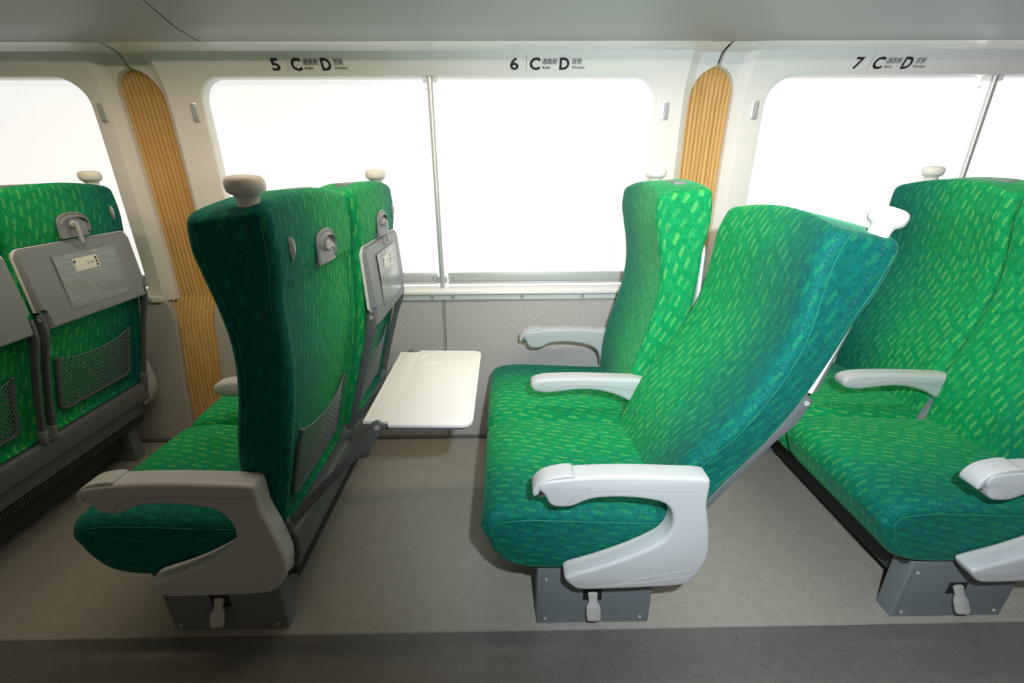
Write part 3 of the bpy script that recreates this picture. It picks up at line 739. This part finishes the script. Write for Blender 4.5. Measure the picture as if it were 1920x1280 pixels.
# windows: blind, rails, pole
for i, cx in enumerate(WC):
    b = bmesh.new()
    for s in (-1, 1):
        x0, x1 = sorted((cx+s*.018, cx+s*(HWIN+.01))); box(b, x0, x1, 1.950, 1.953, .735, 1.50)
    wn = struct(obj('window_%d' % (i+1), finish(b, 'blind', 'blind', False)))
    b = bmesh.new(); box(b, cx-HWIN-.02, cx+HWIN+.02, 1.972, 1.975, .60, 1.55); obj('window_glass', finish(b, 'glass', 'gap', False), wn)
    for s in (-1, 1):
        b = bmesh.new(); x0, x1 = sorted((cx+s*.022, cx+s*(HWIN-.002)))
        box(b, x0, x1, 1.928, 1.945, .702, .738, .003); box(b, x0, x1, 1.922, 1.950, .690, .700, .002)
        lathe(b, [(.005, 0), (.004, -.002), (.001, -.0022)], (cx+s*.042, 1.928, .716), 12, mi=1, axis='y')
        obj('blind_rail', finish(b, 'blind_rail', ['railalu', 'seam']), wn)
    b = bmesh.new(); tube(b, [(cx, 1.905, .672), (cx, 1.905, 1.49)], .0115, 20)
    pl = obj('guide_pole', finish(b, 'guide_pole', 'alu'), wn)
    b = bmesh.new()
    for s in (-1, 1): box(b, *sorted((cx+s*.013, cx+s*.024)), 1.895, 1.935, 1.452, 1.475, .002); box(b, *sorted((cx+s*.010, cx+s*.019)), 1.905, 1.94, .698, .73, .001, 1)
    for s in (-1, 1): box(b, *sorted((cx+s*.012, cx+s*.022)), 1.935, 1.945, 1.434, 1.440, .001, 1)
    obj('pole_bracket', finish(b, 'pole_bracket', ['panel', 'alu']), pl)
# ribbed wood between the surrounds
for i, cx in enumerate((-1.35, .788, 2.93, -3.45)):
    b = bmesh.new(); n = 14*8; W = .115; rows = [.0, .3, .55, .64, .9, 1.2, 1.38, 1.45, 1.49, 1.515]
    ys = [(0, 1.825), (.3, 1.862), (.55, 1.912), (.64, 1.964), (.8, 1.968), (1.2, 1.966), (1.4, 1.960), (1.47, 1.950), (1.515, 1.935)]
    g = [[b.verts.new((cx-W+2*W*k/n, interp(z, ys)-.0080*abs(math.sin(math.pi*k/8))**.7, z)) for k in range(n+1)] for z in rows]
    for A, B in zip(g, g[1:]):
        for k in range(n): b.faces.new([A[k], A[k+1], B[k+1], B[k]])
    struct(obj('trim_%d' % (i+4), finish(b, 'ribbed_wood', 'wood', angle=25)))
# felt panels below the sill, split by a joint under each pole
k = 0
FELT = [(0, 1.800), (.15, 1.815), (.35, 1.850), (.55, 1.888), (.632, 1.899)]
def felt(x0, x1, ch0, ch1):
    ys = FELT
    b = bmesh.new(); zs = [0, .15, .3, .45, .55, .60, .634]; F = []; B = []
    for z in zs:
        e0 = x0+(.03*max(0, (z-.55)/.084)**2 if ch0 else 0); e1 = x1-(.03*max(0, (z-.55)/.084)**2 if ch1 else 0)
        xs = [e0, e0+.004, e1-.004, e1]
        F.append([b.verts.new((x, interp(z, ys)+(.004 if j in (0, 3) else 0), z)) for j, x in enumerate(xs)])
        B.append([b.verts.new((x, interp(z, ys)+.03, z)) for x in (e0, e1)])
    for i in range(len(zs)-1):
        for j in range(3): b.faces.new([F[i][j], F[i][j+1], F[i+1][j+1], F[i+1][j]])
        b.faces.new([F[i][0], B[i][0], B[i+1][0], F[i+1][0]]); b.faces.new([F[i][3], B[i][1], B[i+1][1], F[i+1][3]])
    b.faces.new([F[-1][0], F[-1][1], F[-1][2], F[-1][3], B[-1][1], B[-1][0]])
    return finish(b, 'felt_panel', 'felt', angle=30)
b = bmesh.new(); box(b, -4.2, 4.4, 1.985, 2.02, 0, 1.7); wb = struct(obj('wall_back', finish(b, 'wall_back', 'black', False)))
for i, cx in enumerate(WC):
    obj('felt_panel', felt(JNT[i]+.082, cx-.0008, True, False), wb); obj('felt_panel', felt(cx+.0008, JNT[i+1]-.082, False, True), wb)
    for s in (-1, 1): obj('felt_seam', tube_mesh([(cx+s*.006, interp(z, FELT)-.0002, z) for z in (.005, .15, .35, .55, .631)], .0009, 'felt_seam', 'ink'), wb)
b = bmesh.new(); box(b, -4.2, 4.4, 1.785, 1.806, 0, .010, .002); struct(obj('baseboard_back', finish(b, 'baseboard', 'rail')))
# luggage rack underside and ceiling side
b = bmesh.new()
rp = [(1.87, 1.561), (1.80, 1.559), (1.772, 1.5545), (1.74, 1.5555), (1.66, 1.566), (1.645, 1.570), (1.55, 1.600), (1.40, 1.640), (1.25, 1.675), (1.12, 1.71), (1.09, 1.73), (1.09, 1.78), (1.12, 1.80)]
xs = [-4.2, -1.0, -.996, 4.4]
for (xa, xb_) in ((-4.2, -1.002), (-.998, 4.4)):
    A = [b.verts.new((xa, y, z)) for y, z in rp]; B = [b.verts.new((xb_, y, z)) for y, z in rp]
    for i in range(len(rp)-1): b.faces.new([A[i], B[i], B[i+1], A[i+1]])
rk = struct(obj('ceiling', finish(b, 'luggage_rack', 'rack', angle=12)))
b = bmesh.new(); box(b, -4.2, 4.4, 1.12, 2.0, 1.80, 1.82); obj('rack_shelf', finish(b, 'rack_shelf', 'rack', False), rk)
b = bmesh.new(); A = [b.verts.new((-1.004, y+.002, z+.002)) for y, z in rp]; B = [b.verts.new((-.996, y+.002, z+.002)) for y, z in rp]
for i in range(len(rp)-1): b.faces.new([A[i], B[i], B[i+1], A[i+1]])
obj('rack_joint', finish(b, 'rack_joint', 'black'), rk)
# ------------------------------------------------------------------ row signs
def sign(x0, num, lab):
    S = 1.897e-3; root = bpy.data.objects.new('row_sign', None); C.objects.link(root); root.location = (x0, 1.86, 1.482)
    mp = lambda a, z: Vector((a, sinterp(PROF, z)-.0018, z))-root.location
    root['label'] = lab; root['category'] = 'sign'; root['group'] = 'seat row signs above the windows'
    def T(name, body, q, z, size, bold, width):
        b = bmesh.new(); add_text(b, body, x0+q*S, z, size, mp, 0, bold, width=width*S); bmesh.ops.triangulate(b, faces=b.faces[:]); obj(name, finish(b, name, 'ink', False), root)
    T('row_number', num, 0, 1.4885, .0465, .0010, 16)
    b = bmesh.new(); b.faces.new([b.verts.new(mp(x0+q*S, z)) for q, z in ((30.4, 1.482), (30.9, 1.482), (30.9, 1.531), (30.4, 1.531))]); obj('divider_line', finish(b, 'divider_line', 'ink', False), root)
    T('seat_letter', 'C', 37, 1.4885, .0465, .0014, 19.5); T('seat_letter', 'D', 93, 1.4885, .0465, .0014, 18.5)
    T('caption', '通路側', 60, 1.5045, .0175, .0001, 28); T('caption', 'Aisle', 60, 1.4905, .0118, .0001, 16)
    T('caption', '窓側', 116, 1.5045, .0175, .0001, 18); T('caption', 'Window', 116, 1.4905, .0118, .0001, 25)
sign(-.822, '5', 'black row number 5 with C and D seat letters printed above the window')
sign(.024, '6', 'black row number 6 with C and D seat letters printed above the window')
sign(1.262, '7', 'black row number 7 with C and D seat letters printed above the right window')
